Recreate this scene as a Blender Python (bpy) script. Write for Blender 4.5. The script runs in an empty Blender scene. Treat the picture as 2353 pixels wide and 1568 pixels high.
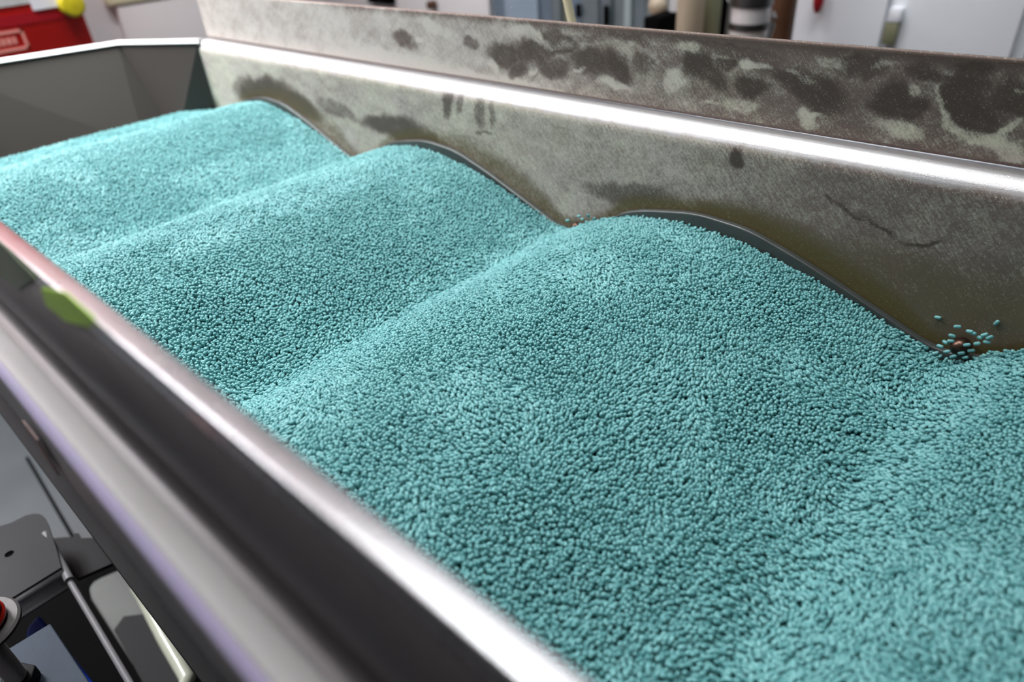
import bpy, bmesh, math, random
import numpy as np
from mathutils import Vector, Matrix

random.seed(7)
RNG = np.random.default_rng(11)
S = bpy.context.scene
COL = S.collection

# ------------------------------------------------------------------ camera
# axes: +X runs down the tray towards the photographer's right, +Y across the
# tray to its far side, +Z up; z = 0 is the level of the valleys in the heap
IW, IH = 2353.0, 1568.0
VA = np.array([-800.0 - IW/2, -120.0 - IH/2]); VB = np.array([3000.0 - IW/2, -420.0 - IH/2])
FPX = math.sqrt(-(VA @ VB))
_a = np.array([VA[0], VA[1], FPX]); _b = np.array([VB[0], VB[1], FPX])
AX = -_a/np.linalg.norm(_a); AY = _b/np.linalg.norm(_b); AZ = np.cross(AX, AY)
RM = np.array([AX, AY, AZ])
CAM = np.array([0.0, 0.0, 0.30])

cd = bpy.data.cameras.new('camera'); cam = bpy.data.objects.new('camera', cd); COL.objects.link(cam)
cd.sensor_fit = 'HORIZONTAL'; cd.sensor_width = 36.0; cd.lens = FPX/IW*36.0
cd.clip_start = 0.005; cd.clip_end = 60
m = Matrix.Identity(4)
for i in range(3):
    m[i][0] = RM[i, 0]; m[i][1] = -RM[i, 1]; m[i][2] = -RM[i, 2]; m[i][3] = CAM[i]
cam.matrix_world = m
cd.dof.use_dof = True; cd.dof.focus_distance = 0.50; cd.dof.aperture_fstop = 4.6
S.camera = cam

def ray(px, py):
    d = RM @ np.array([px-IW/2, py-IH/2, FPX]); return d/np.linalg.norm(d)
def at_y(px, py, y): d = ray(px, py); return CAM + d*((y-CAM[1])/d[1])
def at_x(px, py, x): d = ray(px, py); return CAM + d*((x-CAM[0])/d[0])
def at_z(px, py, z): d = ray(px, py); return CAM + d*((z-CAM[2])/d[2])

# ------------------------------------------------------------------ world, light, exposure
S.view_settings.view_transform = 'Standard'; S.view_settings.look = 'None'
S.view_settings.gamma = 1.0; S.view_settings.use_curve_mapping = False
S.view_settings.exposure = 0.12
w = bpy.data.worlds.new('room_air'); S.world = w; w.use_nodes = True
w.node_tree.nodes['Background'].inputs[0].default_value = (0.80, 0.88, 1.0, 1)
w.node_tree.nodes['Background'].inputs[1].default_value = 0.10

def area(name, loc, sx, sy, power, col=(1, 1, 1), rot=(0, 0, 0), spread=180):
    l = bpy.data.lights.new(name, 'AREA'); l.shape = 'RECTANGLE'; l.size = sx; l.size_y = sy
    l.energy = power; l.color = col; l.spread = math.radians(spread)
    o = bpy.data.objects.new(name, l); o.location = loc; o.rotation_euler = rot; COL.objects.link(o)
    return o
CEIL = 1.95
area('ceiling_lamp', (-2.35, -0.30, 1.60), 1.3, 0.55, 84, (0.97, 0.98, 1.0), spread=120)   # beam narrowed to leave the right end of the heap darker
area('ceiling_lamp', (-1.15, 0.35, CEIL-.04), 1.2, 0.3, 11, (0.97, 0.99, 1.0), spread=80)   # narrow beam, so its light fades towards the right end
area('background_fill', (-1.0, 0.95, CEIL-.10), 2.6, 0.12, 34, (0.94, 0.97, 1.0), rot=(math.radians(58), 0, 0), spread=95)  # unseen lamp added to brighten the cupboards behind the tray
area('background_fill', (-1.55, 0.40, CEIL-.10), 0.12, 1.4, 15, (1.0, 0.98, 0.97), rot=(0, math.radians(58), 0), spread=95)  # unseen lamp added to brighten the red box and white housing
area('ceiling_lamp', (-0.55, -0.05, CEIL-.04), 1.6, 0.16, 5, (1.0, 0.99, 0.98), spread=110)
area('ceiling_lamp', (-0.75, 1.05, CEIL-.04), 1.4, 0.12, 4.5, (0.96, 0.98, 1.0), spread=110)

# ------------------------------------------------------------------ helpers
def link(name, me, mat=None, parent=None, smooth=False):
    o = bpy.data.objects.new(name, me); COL.objects.link(o)
    if mat is not None: me.materials.append(mat)
    if parent is not None: o.parent = parent
    if smooth:
        for p in me.polygons: p.use_smooth = True
    return o
def empty(name, loc, label, cat, group=None):
    o = bpy.data.objects.new(name, None); o.empty_display_size = .02; o.location = loc; COL.objects.link(o)
    return tag(o, label, cat, group)
def tag(o, label, cat, group=None, kind=None):
    o['label'] = label; o['category'] = cat
    if group: o['group'] = group
    if kind: o['kind'] = kind
    return o
def struct(o): o['kind'] = 'structure'; return o

class MB:
    """collects shapes in one bmesh, in world coordinates"""
    def __init__(s): s.bm = bmesh.new()
    def box(s, x0, x1, y0, y1, z0, z1, bev=0.0, seg=2):
        r = bmesh.ops.create_cube(s.bm, size=1.0)
        bmesh.ops.scale(s.bm, vec=(x1-x0, y1-y0, z1-z0), verts=r['verts'])
        bmesh.ops.translate(s.bm, vec=((x0+x1)/2, (y0+y1)/2, (z0+z1)/2), verts=r['verts'])
        if bev:
            es = list({e for v in r['verts'] for e in v.link_edges})
            bmesh.ops.bevel(s.bm, geom=es, offset=bev, segments=seg, profile=.5, affect='EDGES')
        return s
    def tube(s, p0, p1, r0, r1=None, n=24, caps=True):
        r1 = r0 if r1 is None else r1
        p0 = Vector(p0); p1 = Vector(p1); d = p1-p0
        q = d.to_track_quat('Z', 'Y').to_matrix().to_4x4(); q.translation = (p0+p1)/2
        bmesh.ops.create_cone(s.bm, cap_ends=caps, segments=n, radius1=r0, radius2=r1, depth=d.length, matrix=q)
        return s
    def lathe(s, prof, c, n=32, mat=None):
        c = Vector(c); rings = []
        for r, z in prof:
            rings.append([s.bm.verts.new(((r*math.cos(2*math.pi*k/n)), (r*math.sin(2*math.pi*k/n)), z)) for k in range(n)])
        for a, b in zip(rings, rings[1:]):
            for k in range(n):
                s.bm.faces.new((a[k], a[(k+1) % n], b[(k+1) % n], b[k]))
        if prof[0][0] > 0: s.bm.faces.new(rings[0][::-1])
        if prof[-1][0] > 0: s.bm.faces.new(rings[-1])
        vs = [v for R in rings for v in R]
        bmesh.ops.transform(s.bm, matrix=Matrix.Translation(c) @ (mat if mat else Matrix.Identity(4)), verts=vs)
        return s
    def path(s, pts, r, n=12):
        pts = [Vector(p) for p in pts]; rings = []
        up = Vector((0, 0, 1))
        for i, p in enumerate(pts):
            t = (pts[min(i+1, len(pts)-1)]-pts[max(i-1, 0)]).normalized()
            a = t.cross(up)
            if a.length < .01: a = t.cross(Vector((1, 0, 0)))
            a.normalize(); b = t.cross(a)
            rings.append([s.bm.verts.new(p+r*(math.cos(2*math.pi*k/n)*a+math.sin(2*math.pi*k/n)*b)) for k in range(n)])
        for A, B in zip(rings, rings[1:]):
            for k in range(n): s.bm.faces.new((A[k], A[(k+1) % n], B[(k+1) % n], B[k]))
        s.bm.faces.new(rings[0]); s.bm.faces.new(rings[-1][::-1])
        return s
    def prism(s, poly, lo, hi, axis='Z'):
        """closed outline (2D) between lo and hi along an axis"""
        def P(a, b, c):
            return {'Z': (a, b, c), 'X': (c, a, b), 'Y': (a, c, b)}[axis]
        A = [s.bm.verts.new(P(a, b, lo)) for a, b in poly]; B = [s.bm.verts.new(P(a, b, hi)) for a, b in poly]
        s.bm.faces.new(A); s.bm.faces.new(B[::-1])
        n = len(poly)
        for k in range(n): s.bm.faces.new((A[k], B[k], B[(k+1) % n], A[(k+1) % n]))
        return s
    def sphere(s, c, r, sc=(1, 1, 1), u=24, v=14):
        M = Matrix.Translation(c) @ Matrix.Diagonal((*sc, 1))
        bmesh.ops.create_uvsphere(s.bm, u_segments=u, v_segments=v, radius=r, matrix=M); return s
    def build(s, name, mat, parent=None, smooth=True, bevel=0.0, ang=35):
        bmesh.ops.recalc_face_normals(s.bm, faces=s.bm.faces[:])
        origin = Vector((0, 0, 0))
        if parent is not None: origin = Vector(parent.location) if parent.parent is None else Vector(parent.matrix_basis.translation) + Vector(parent.parent.location)
        else:
            vs = [v.co for v in s.bm.verts]
            origin = Vector((sum(v.x for v in vs)/len(vs), sum(v.y for v in vs)/len(vs), min(v.z for v in vs)))
        bmesh.ops.translate(s.bm, vec=-origin, verts=s.bm.verts[:])
        me = bpy.data.meshes.new(name); s.bm.to_mesh(me); s.bm.free()
        o = link(name, me, mat, parent)
        if parent is None: o.location = origin
        if smooth:
            for p in me.polygons: p.use_smooth = True
            try: me.set_sharp_from_angle(angle=math.radians(ang))
            except Exception: pass
        if bevel:
            b = o.modifiers.new('bevel', 'BEVEL'); b.width = bevel; b.segments = 2; b.limit_method = 'ANGLE'
        return o

# ---- procedural noise for wear maps (numpy)
def vnoise(x, y, cell, seed):
    r = np.random.default_rng(seed); G = r.random((256, 256))
    fx = x/cell; fy = y/cell
    ix = np.floor(fx).astype(int); iy = np.floor(fy).astype(int)
    tx = fx-ix; ty = fy-iy; tx = tx*tx*(3-2*tx); ty = ty*ty*(3-2*ty)
    g = lambda a, b: G[a % 256, b % 256]
    return (g(ix, iy)*(1-tx)+g(ix+1, iy)*tx)*(1-ty)+(g(ix, iy+1)*(1-tx)+g(ix+1, iy+1)*tx)*ty
def fbm(x, y, cell, seed, octv=4):
    t = 0; a = 1; s = 0
    for k in range(octv):
        t = t+a*vnoise(x+k*3.1, y-k*1.7, cell/2**k, seed+k); s += a; a *= .55
    return t/s
def sstep(a, b, v):
    t = np.clip((v-a)/(b-a), 0, 1); return t*t*(3-2*t)

# ------------------------------------------------------------------ materials
def nodes(name):
    mt = bpy.data.materials.new(name); mt.use_nodes = True
    nt = mt.node_tree; return mt, nt, nt.nodes['Principled BSDF']
def N(nt, t, **k):
    n = nt.nodes.new(t)
    for a, b in k.items():
        if a.startswith('i_'):
            n.inputs[int(a[2:]) if a[2:].isdigit() else a[2:].replace('_', ' ')].default_value = b
        else: setattr(n, a, b)
    return n
def plain(name, col, rough=.5, metal=0.0, var=.06, scale=8, bump=0.0, bscale=200, coat=0.0, trans=0.0, aniso=None, spec=.5):
    mt, nt, b = nodes(name); L = nt.links.new
    tc = N(nt, 'ShaderNodeTexCoord'); mp = N(nt, 'ShaderNodeMapping')
    if aniso: mp.inputs['Scale'].default_value = aniso
    L(tc.outputs['Object'], mp.inputs['Vector'])
    nz = N(nt, 'ShaderNodeTexNoise', i_Scale=scale, i_Detail=4.0); L(mp.outputs[0], nz.inputs['Vector'])
    mx = N(nt, 'ShaderNodeMix', data_type='RGBA')
    mx.inputs['A'].default_value = (*[c*(1-var) for c in col], 1); mx.inputs['B'].default_value = (*[min(1, c*(1+var)) for c in col], 1)
    L(nz.outputs[0], mx.inputs['Factor']); L(mx.outputs['Result'], b.inputs['Base Color'])
    mr = N(nt, 'ShaderNodeMapRange'); mr.inputs['To Min'].default_value = max(.02, rough-.06); mr.inputs['To Max'].default_value = min(1, rough+.06)
    L(nz.outputs[0], mr.inputs['Value']); L(mr.outputs[0], b.inputs['Roughness'])
    b.inputs['Metallic'].default_value = metal
    b.inputs['Coat Weight'].default_value = coat; b.inputs['Specular IOR Level'].default_value = spec
    b.inputs['Transmission Weight'].default_value = trans
    if bump:
        n2 = N(nt, 'ShaderNodeTexNoise', i_Scale=bscale, i_Detail=3.0); L(mp.outputs[0], n2.inputs['Vector'])
        bp = N(nt, 'ShaderNodeBump', i_Strength=bump, i_Distance=.001); L(n2.outputs[0], bp.inputs['Height']); L(bp.outputs[0], b.inputs['Normal'])
    return mt

def steel(name, base=(.42, .42, .41), rough=.38, wear=False, grain=900, gb=.35):
    """bead-blasted sheet steel; with wear=True reads the dust / grime / olive maps of the mesh"""
    mt, nt, b = nodes(name); L = nt.links.new
    tc = N(nt, 'ShaderNodeTexCoord')
    g = N(nt, 'ShaderNodeTexNoise', i_Scale=grain, i_Detail=2.0, i_Roughness=.6); L(tc.outputs['Object'], g.inputs['Vector'])
    g2 = N(nt, 'ShaderNodeTexNoise', i_Scale=14.0, i_Detail=5.0, i_Roughness=.6); L(tc.outputs['Object'], g2.inputs['Vector'])
    bp = N(nt, 'ShaderNodeBump', i_Strength=gb, i_Distance=.0006); L(g.outputs[0], bp.inputs['Height'])
    cr = N(nt, 'ShaderNodeMix', data_type='RGBA')
    cr.inputs['A'].default_value = (*[c*.78 for c in base], 1); cr.inputs['B'].default_value = (*[min(1, c*1.2) for c in base], 1)
    L(g2.outputs[0], cr.inputs['Factor'])
    mr = N(nt, 'ShaderNodeMapRange'); mr.inputs['To Min'].default_value = rough-.09; mr.inputs['To Max'].default_value = rough+.09
    L(g2.outputs[0], mr.inputs['Value'])
    col = cr.outputs['Result']; ro = mr.outputs[0]; met = None
    if wear:
        fine = N(nt, 'ShaderNodeTexNoise', i_Scale=520.0, i_Detail=5.0, i_Roughness=.75); L(tc.outputs['Object'], fine.inputs['Vector'])
        def att(n): a = N(nt, 'ShaderNodeAttribute', attribute_name=n); return a.outputs['Fac']
        def math_(op, a, c, clamp=False):
            n = N(nt, 'ShaderNodeMath', operation=op, use_clamp=clamp)
            for k, v in enumerate((a, c)):
                if isinstance(v, (int, float)): n.inputs[k].default_value = v
                else: L(v, n.inputs[k])
            return n.outputs[0]
        # grime: brownish film still metallic
        def mixc(f, A, Bc):
            n = N(nt, 'ShaderNodeMix', data_type='RGBA'); L(f, n.inputs['Factor']); L(A, n.inputs['A'])
            n.inputs['B'].default_value = (*Bc, 1); return n.outputs['Result']
        gr = math_('MULTIPLY', att('grime'), .9, True)
        col = mixc(gr, col, (.085, .058, .045))
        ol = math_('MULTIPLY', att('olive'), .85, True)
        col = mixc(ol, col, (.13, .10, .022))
        # dust with a broken, grainy edge
        k = math_('SUBTRACT', fine.outputs[0], .5); k = math_('MULTIPLY', k, 1.25)
        d = math_('ADD', att('dust'), k)
        m0 = N(nt, 'ShaderNodeMapping'); m0.inputs['Rotation'].default_value = (0, math.radians(-48), 0); L(tc.outputs['Object'], m0.inputs['Vector'])
        mp = N(nt, 'ShaderNodeMapping'); mp.inputs['Scale'].default_value = (110, 1, 1100); L(m0.outputs[0], mp.inputs['Vector'])
        scr = N(nt, 'ShaderNodeTexNoise', i_Scale=1.0, i_Detail=2.0); L(mp.outputs[0], scr.inputs['Vector'])
        d = math_('ADD', d, math_('MULTIPLY', math_('SUBTRACT', scr.outputs[0], .5), .7))
        spk = N(nt, 'ShaderNodeTexNoise', i_Scale=1300.0, i_Detail=1.0); L(tc.outputs['Object'], spk.inputs['Vector'])
        sk = N(nt, 'ShaderNodeMapRange'); sk.inputs['From Min'].default_value = .66; sk.inputs['From Max'].default_value = .74; L(spk.outputs[0], sk.inputs['Value'])
        d = math_('ADD', d, math_('MULTIPLY', sk.outputs[0], .55))
        sm = N(nt, 'ShaderNodeMapRange', interpolation_type='SMOOTHSTEP'); sm.inputs['From Min'].default_value = .12; sm.inputs['From Max'].default_value = 1.05
        L(d, sm.inputs['Value'])
        dm = sm.outputs[0]
        dc = N(nt, 'ShaderNodeMix', data_type='RGBA'); dc.inputs['A'].default_value = (.65, .565, .535, 1); dc.inputs['B'].default_value = (.70, .68, .53, 1)
        L(att('warm'), dc.inputs['Factor'])
        n = N(nt, 'ShaderNodeMix', data_type='RGBA'); L(dm, n.inputs['Factor']); L(col, n.inputs['A']); L(dc.outputs['Result'], n.inputs['B'])
        col = n.outputs['Result']
        met = math_('MAXIMUM', math_('MULTIPLY', math_('SUBTRACT', 1.0, dm), .25), math_('MULTIPLY', att('crease_shine'), .9))
        n = N(nt, 'ShaderNodeMix', data_type='FLOAT'); L(dm, n.inputs['Factor']); L(ro, n.inputs['A']); n.inputs['B'].default_value = .85
        ro = n.outputs['Result']
        n = N(nt, 'ShaderNodeMix', data_type='RGBA'); L(att('crease_shine'), n.inputs['Factor']); L(col, n.inputs['A']); n.inputs['B'].default_value = (.66, .66, .67, 1)
        col = n.outputs['Result']
        n = N(nt, 'ShaderNodeMix', data_type='FLOAT'); L(att('crease_shine'), n.inputs['Factor']); L(ro, n.inputs['A']); n.inputs['B'].default_value = .42
        ro = n.outputs['Result']
    L(col, b.inputs['Base Color']); L(ro, b.inputs['Roughness']); L(bp.outputs[0], b.inputs['Normal'])
    if met is not None: L(met, b.inputs['Metallic'])
    else: b.inputs['Metallic'].default_value = 1.0
    return mt

M = {}
M['steel'] = steel('brushed_steel', (.46, .46, .47), .36, gb=.12)
M['steel_worn'] = steel('bead_blasted_steel', (.25, .178, .155), .52, wear=True, grain=2000)
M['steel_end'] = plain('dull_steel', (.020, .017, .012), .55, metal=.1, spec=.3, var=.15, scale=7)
M['steel_dark'] = steel('dark_steel', (.20, .20, .20), .38, gb=.15)
M['steel_near'] = steel('satin_steel', (.36, .35, .37), .34, gb=.1)
M['lavender'] = plain('violet_glint', (.30, .27, .40), .5)
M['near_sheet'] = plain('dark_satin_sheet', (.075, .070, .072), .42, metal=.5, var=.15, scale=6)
M['steel_flange'] = plain('dulled_flange_steel', (.20, .195, .195), .55, metal=.35, var=.22, scale=9)
M['steel_bright'] = steel('bright_steel', (.42, .42, .43), .27, gb=.1)
M['white'] = plain('white_enamel', (.84, .86, .90), .35, var=.03)
M['white_warm'] = plain('warm_white_enamel', (.86, .83, .83), .35, var=.03)
M['wallpaint'] = plain('wall_paint', (.72, .73, .74), .7, var=.03)
M['floor'] = plain('grey_resin_floor', (.05, .056, .06), .35, var=.2, scale=5)
M['ceiling'] = plain('ceiling_tile', (.7, .7, .7), .8)
M['red'] = plain('red_lacquer', (.50, .010, .006), .35, var=.12)
M['pink'] = plain('pale_red_print', (.70, .28, .24), .5)
M['yellow'] = plain('yellow_plastic', (.62, .52, .02), .35)
M['silver'] = plain('silver_label', (.50, .50, .50), .4, var=.2, scale=60)
M['paper'] = plain('white_label', (.75, .75, .82), .5)
M['black'] = plain('black_plastic', (.0025, .0025, .0025), .9, spec=.03)
M['brown'] = plain('brown_insulation', (.09, .035, .015), .5, var=.5, scale=9)
M['blue'] = plain('blue_lacquer', (.004, .03, .26), .5, spec=.12)
M['bluegrey'] = plain('blue_grey_cabinet_paint', (.13, .17, .215), .35, var=.06)
M['alu'] = plain('aluminium_profile', (.26, .31, .33), .35, metal=.6, var=.12)
M['cream'] = plain('cream_plastic', (.80, .76, .52), .4)
M['darkred'] = plain('dark_red_plastic', (.32, .008, .015), .35)
M['olive'] = plain('olive_plastic', (.20, .20, .12), .5)
M['lime'] = plain('lime_glow_patch', (.38, .70, .015), .45, var=.25, scale=30)
M['lime_dark'] = plain('dark_green_glow', (.035, .085, .008), .45, var=.25, scale=30)
M['amber'] = plain('amber_glass', (.22, .13, .05), .2, var=.4, scale=14)
M['tan'] = plain('tan_plastic', (.40, .33, .24), .45)
M['rail'] = plain('rail_paint', (.012, .012, .013), .6, spec=.08)
M['red_sheen'] = plain('dull_red_reflection', (.09, .022, .016), .5)
M['plate'] = plain('blue_grey_plate_paint', (.030, .043, .062), .55, spec=.12, var=.3, scale=40, bump=.3, bscale=600)
M['redrub'] = plain('red_rubber', (.42, .015, .008), .3, coat=.3)
M['container'] = plain('milky_plastic', (.12, .125, .12), .6, var=.2, scale=18, spec=.1)
M['rim'] = plain('clear_plastic_rim', (.45, .47, .38), .2, var=.15, scale=30)

def pellet_mat():
    mt, nt, b = nodes('teal_pellet_plastic'); L = nt.links.new
    oi = N(nt, 'ShaderNodeObjectInfo')
    a = N(nt, 'ShaderNodeMix', data_type='RGBA')
    a.inputs['A'].default_value = (.085, .285, .296, 1); a.inputs['B'].default_value = (.19, .46, .468, 1)
    L(oi.outputs['Random'], a.inputs['Factor']); L(a.outputs['Result'], b.inputs['Base Color'])
    b.inputs['Roughness'].default_value = .38
    b.inputs['Specular IOR Level'].default_value = .5
    return mt
M['pellet'] = pellet_mat()
M['heap'] = plain('teal_gap_shade', (.008, .06, .065), .7, var=.2, scale=400)  # dark bed colour supplies the shade in the gaps between pellets

# ------------------------------------------------------------------ tray geometry constants
YF, YN = 0.509, 0.062           # inner faces of the two long walls
X0, X1 = -1.155, 0.42           # run of the long walls
ZF = 0.124                      # flange level
ZT = 0.190                      # top of the raised side sheets
PER = 0.353; V0 = -0.4196
_pu = np.array([0, .03, .065, .155, .25, .37, .45, .53, .62, .70, .85, .95, 1.0])
_pz = np.array([0, .005, .0105, .0245, .0350, .0425, .0428, .0410, .0365, .0305, .0150, .0045, 0])
def heap_z(x):
    x = np.asarray(x, float)
    u = ((x-V0)/PER) % 1.0
    t = np.zeros_like(x)
    for k, wgt in ((-.02, .2), (0, .6), (.02, .2)):
        t = t+wgt*np.interp((u+k) % 1.0, _pu, _pz)
    z = t-.018*(x+.42)*(x < .1)-.018*.52*(x >= .1)
    f = sstep(-1.15, -1.06, x)
    return z*f+(.020)*(1-f)
def deck_z(x): return heap_z(x)-.016
def lip_z(x):
    """top of the turned-up deck edge against the long walls"""
    x = np.asarray(x, float); u = ((x-V0)/PER) % 1.0
    t = np.interp(u, [0, .05, .14, .17, .22, .29, .42, .56, .70, .85, 1], [-.002, .001, .012, .028, .038, .045, .054, .052, .0375, .018, -.002])
    return t-.014*(x+.42)
_lz = lip_z
def lip_z(x):
    return sum(_lz(np.asarray(x, float)+d) for d in np.linspace(-.014, .014, 9))/9

def grid_mesh(name, P, mat, parent, attrs=None, thick=0.0, off=1):
    """P: (n, m, 3) grid of points"""
    n, mm, _ = P.shape
    me = bpy.data.meshes.new(name)
    idx = np.arange(n*mm).reshape(n, mm)
    q = np.stack([idx[:-1, :-1], idx[1:, :-1], idx[1:, 1:], idx[:-1, 1:]], -1).reshape(-1, 4)
    loc = np.array(parent.location) if parent is not None else np.zeros(3)
    me.vertices.add(n*mm); me.vertices.foreach_set('co', (P.reshape(-1, 3)-loc).astype(np.float32).ravel())
    me.loops.add(q.size); me.loops.foreach_set('vertex_index', q.ravel().astype(np.int32))
    me.polygons.add(len(q)); me.polygons.foreach_set('loop_start', np.arange(0, q.size, 4, dtype=np.int32))
    me.polygons.foreach_set('loop_total', np.full(len(q), 4, dtype=np.int32))
    me.update(calc_edges=True); me.validate()
    for k, v in (attrs or {}).items():
        a = me.attributes.new(k, 'FLOAT', 'POINT'); a.data.foreach_set('value', v.astype(np.float32).ravel())
    o = link(name, me, mat, parent, smooth=True)
    if thick:
        s = o.modifiers.new('thickness', 'SOLIDIFY'); s.thickness = thick; s.offset = off
    return o
def arc(cy, cz, r, a0, a1, n=8):
    return [(cy+r*math.cos(math.radians(a)), cz+r*math.sin(math.radians(a))) for a in np.linspace(a0, a1, n)]
def dense(prof, step):
    out = [prof[0]]
    for a, b in zip(prof, prof[1:]):
        d = math.dist(a, b); k = max(1, int(math.ceil(d/step)))
        for i in range(1, k+1): out.append((a[0]+(b[0]-a[0])*i/k, a[1]+(b[1]-a[1])*i/k))
    return np.array(out)
def sweep(prof, xs):
    prof = np.asarray(prof); P = np.zeros((len(xs), len(prof), 3))
    P[:, :, 0] = np.asarray(xs)[:, None]; P[:, :, 1] = prof[None, :, 0]; P[:, :, 2] = prof[None, :, 1]
    return P

tray = empty('vibrating_tray', (-0.45, 0.285, -0.13), 'long steel vibrating conveyor tray full of teal pellets, with stained flanged side walls', 'conveyor tray')

# marks on the far wall: each is an ellipse placed where the photo shows it
def ell(A, Bc, marks, y):
    """sum of soft ellipses (px, py, rx, ry, rot, strength); returned on the wall's own (x, z) grid"""
    out = np.zeros_like(A)
    for px, py, rx, ry, rot, st in marks:
        c = at_y(px, py, y); r = math.radians(rot)
        e1 = at_y(px+rx*math.cos(r), py+rx*math.sin(r), y)-c; e2 = at_y(px-ry*math.sin(r), py+ry*math.cos(r), y)-c
        Mx = np.linalg.inv(np.array([[e1[0], e2[0]], [e1[2], e2[2]]]))
        dx = A-c[0]; dz = Bc-c[2]
        u = Mx[0, 0]*dx+Mx[0, 1]*dz; v = Mx[1, 0]*dx+Mx[1, 1]*dz
        out = np.maximum(out, st*(1-sstep(.55, 1.25, np.sqrt(u*u+v*v))))
    return out

# --- far wall (lower sheet, bend and flange)
prof = [(YF, -.10), (YF, .106)]+arc(YF+.016, .108, .016, 180, 90, 9)+[(YF+.052, ZF), (YF+.056, ZF-.004), (YF+.056, ZF-.03)]
prof = dense(prof, .0014); xs = np.concatenate([np.arange(X0, .06, .0016), np.arange(.06, X1+.01, .01)])
P = sweep(prof, xs)
gx, gz = P[:, :, 0], P[:, :, 2]
wx = gx+.010*(fbm(gx, gz, .03, 5)-.5)*2; wz = gz+.008*(fbm(gx, gz, .025, 9)-.5)*2
grime = ell(wx, wz, [(600, 208, 75, 34, 5, 1.0), (680, 235, 70, 22, 30, .9), (780, 255, 60, 14, 28, .5), (900, 290, 80, 26, 10, .9), (985, 330, 60, 24, 25, .8),
                     (1030, 232, 14, 42, 0, .75), (1058, 225, 9, 34, 0, .6), (1105, 260, 12, 46, 0, .55), (1135, 262, 8, 38, 0, .5), (1112, 306, 26, 5, 12, .6),
                     (1690, 362, 20, 24, 0, .8), (1905, 452, 14, 4, 45, .9), (1955, 490, 46, 4, 42, .95), (2025, 528, 48, 4, 30, .9), (2110, 552, 44, 5, 5, .8),
                     (1440, 440, 120, 26, 6, .55), (2285, 418, 6, 3, 0, .9)], YF)
lip = lip_z(gx)
hgt = gz-lip                                             # height above the rolled deck edge
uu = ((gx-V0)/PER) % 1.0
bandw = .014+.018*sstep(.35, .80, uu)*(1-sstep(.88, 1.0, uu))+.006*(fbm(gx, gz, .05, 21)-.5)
olive = (1-sstep(.3, 1.25, hgt/bandw))*(.55+.45*sstep(-1.0, -.1, gx))  # olive residue, with the wall's reflection of the pellets painted in
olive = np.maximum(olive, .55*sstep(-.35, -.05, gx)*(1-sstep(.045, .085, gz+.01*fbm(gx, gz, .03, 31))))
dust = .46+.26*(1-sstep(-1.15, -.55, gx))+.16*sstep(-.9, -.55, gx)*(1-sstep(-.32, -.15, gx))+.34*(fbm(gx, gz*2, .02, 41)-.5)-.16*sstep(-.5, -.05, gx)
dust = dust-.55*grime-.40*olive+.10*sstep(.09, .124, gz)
dust = np.where(gz > ZF-.0005, np.minimum(dust, .35), dust)
crease_shine = sstep(.1105, .1165, gz+.006*(fbm(gx, gz, .012, 61)-.5))*sstep(-.2, .3, 1+gx*0)  # lighter, shinier colour put on the bend for its crease highlight
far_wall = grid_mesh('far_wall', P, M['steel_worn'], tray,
    dict(dust=np.clip(dust, 0, 1), grime=np.clip(grime+.25*sstep(-.6, 0, gx), 0, 1), olive=np.clip(olive, 0, 1), warm=fbm(gx, gz, .03, 77), crease_shine=crease_shine), thick=.002, off=-1)

# --- raised sheet on the far flange
YP = 0.529
prof = [(YP+.030, ZF+.0015), (YP+.006, ZF+.0015)]
prof = [(YP+.002, ZF+.001), (YP, ZF+.004), (YP, ZT-.002), (YP+.0006, ZT-.0006), (YP+.0018, ZT), (YP+.0034, ZT-.0006), (YP+.004, ZT-.002), (YP+.004, ZF+.001)]
prof = dense(prof, .0012); P = sweep(prof, xs); gx, gz = P[:, :, 0], P[:, :, 2]
wx = gx+.012*(fbm(gx, gz, .035, 105)-.5)*2+.004*(fbm(gx, gz, .008, 107)-.5); wz = gz+.010*(fbm(gx, gz, .03, 109)-.5)*2+.004*(fbm(gx, gz, .008, 108)-.5)
wipe = (.72+.5*fbm(wx*.6+wz, wz, .007, 171))*ell(wx, wz, [(925, 86, 30, 18, 35, .9), (940, 100, 24, 14, 20, .6), (1080, 102, 22, 16, 40, .7), (1150, 122, 50, 30, 15, .95), (1225, 122, 70, 32, 0, .95), (1290, 98, 42, 26, 35, .95),
                    (1185, 158, 24, 20, 0, .9), (1270, 148, 50, 22, 5, .85), (1355, 142, 60, 34, 15, .9), (1415, 150, 26, 38, -35, 1.0), (1480, 142, 34, 24, 10, .55),
                    (1620, 150, 46, 40, 10, 1.0), (1655, 175, 34, 30, 0, .9), (1690, 140, 30, 16, -20, .8), (1732, 196, 42, 28, 25, 1.0), (1830, 185, 80, 34, 30, .95), (1890, 215, 80, 45, 20, .9),
                    (2040, 235, 56, 44, 0, 1.0), (2090, 260, 50, 34, -10, .95), (2230, 235, 80, 62, 10, 1.0), (2250, 290, 50, 40, 0, .9), (2335, 240, 50, 60, 0, .9),
                    (1960, 155, 70, 22, 12, .7), (2120, 170, 70, 24, 5, .8), (2230, 175, 60, 22, 10, .8), (1330, 88, 70, 12, 8, .5), (1450, 95, 60, 10, 8, .5), (1700, 110, 90, 14, 8, .6)], YP)
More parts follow.
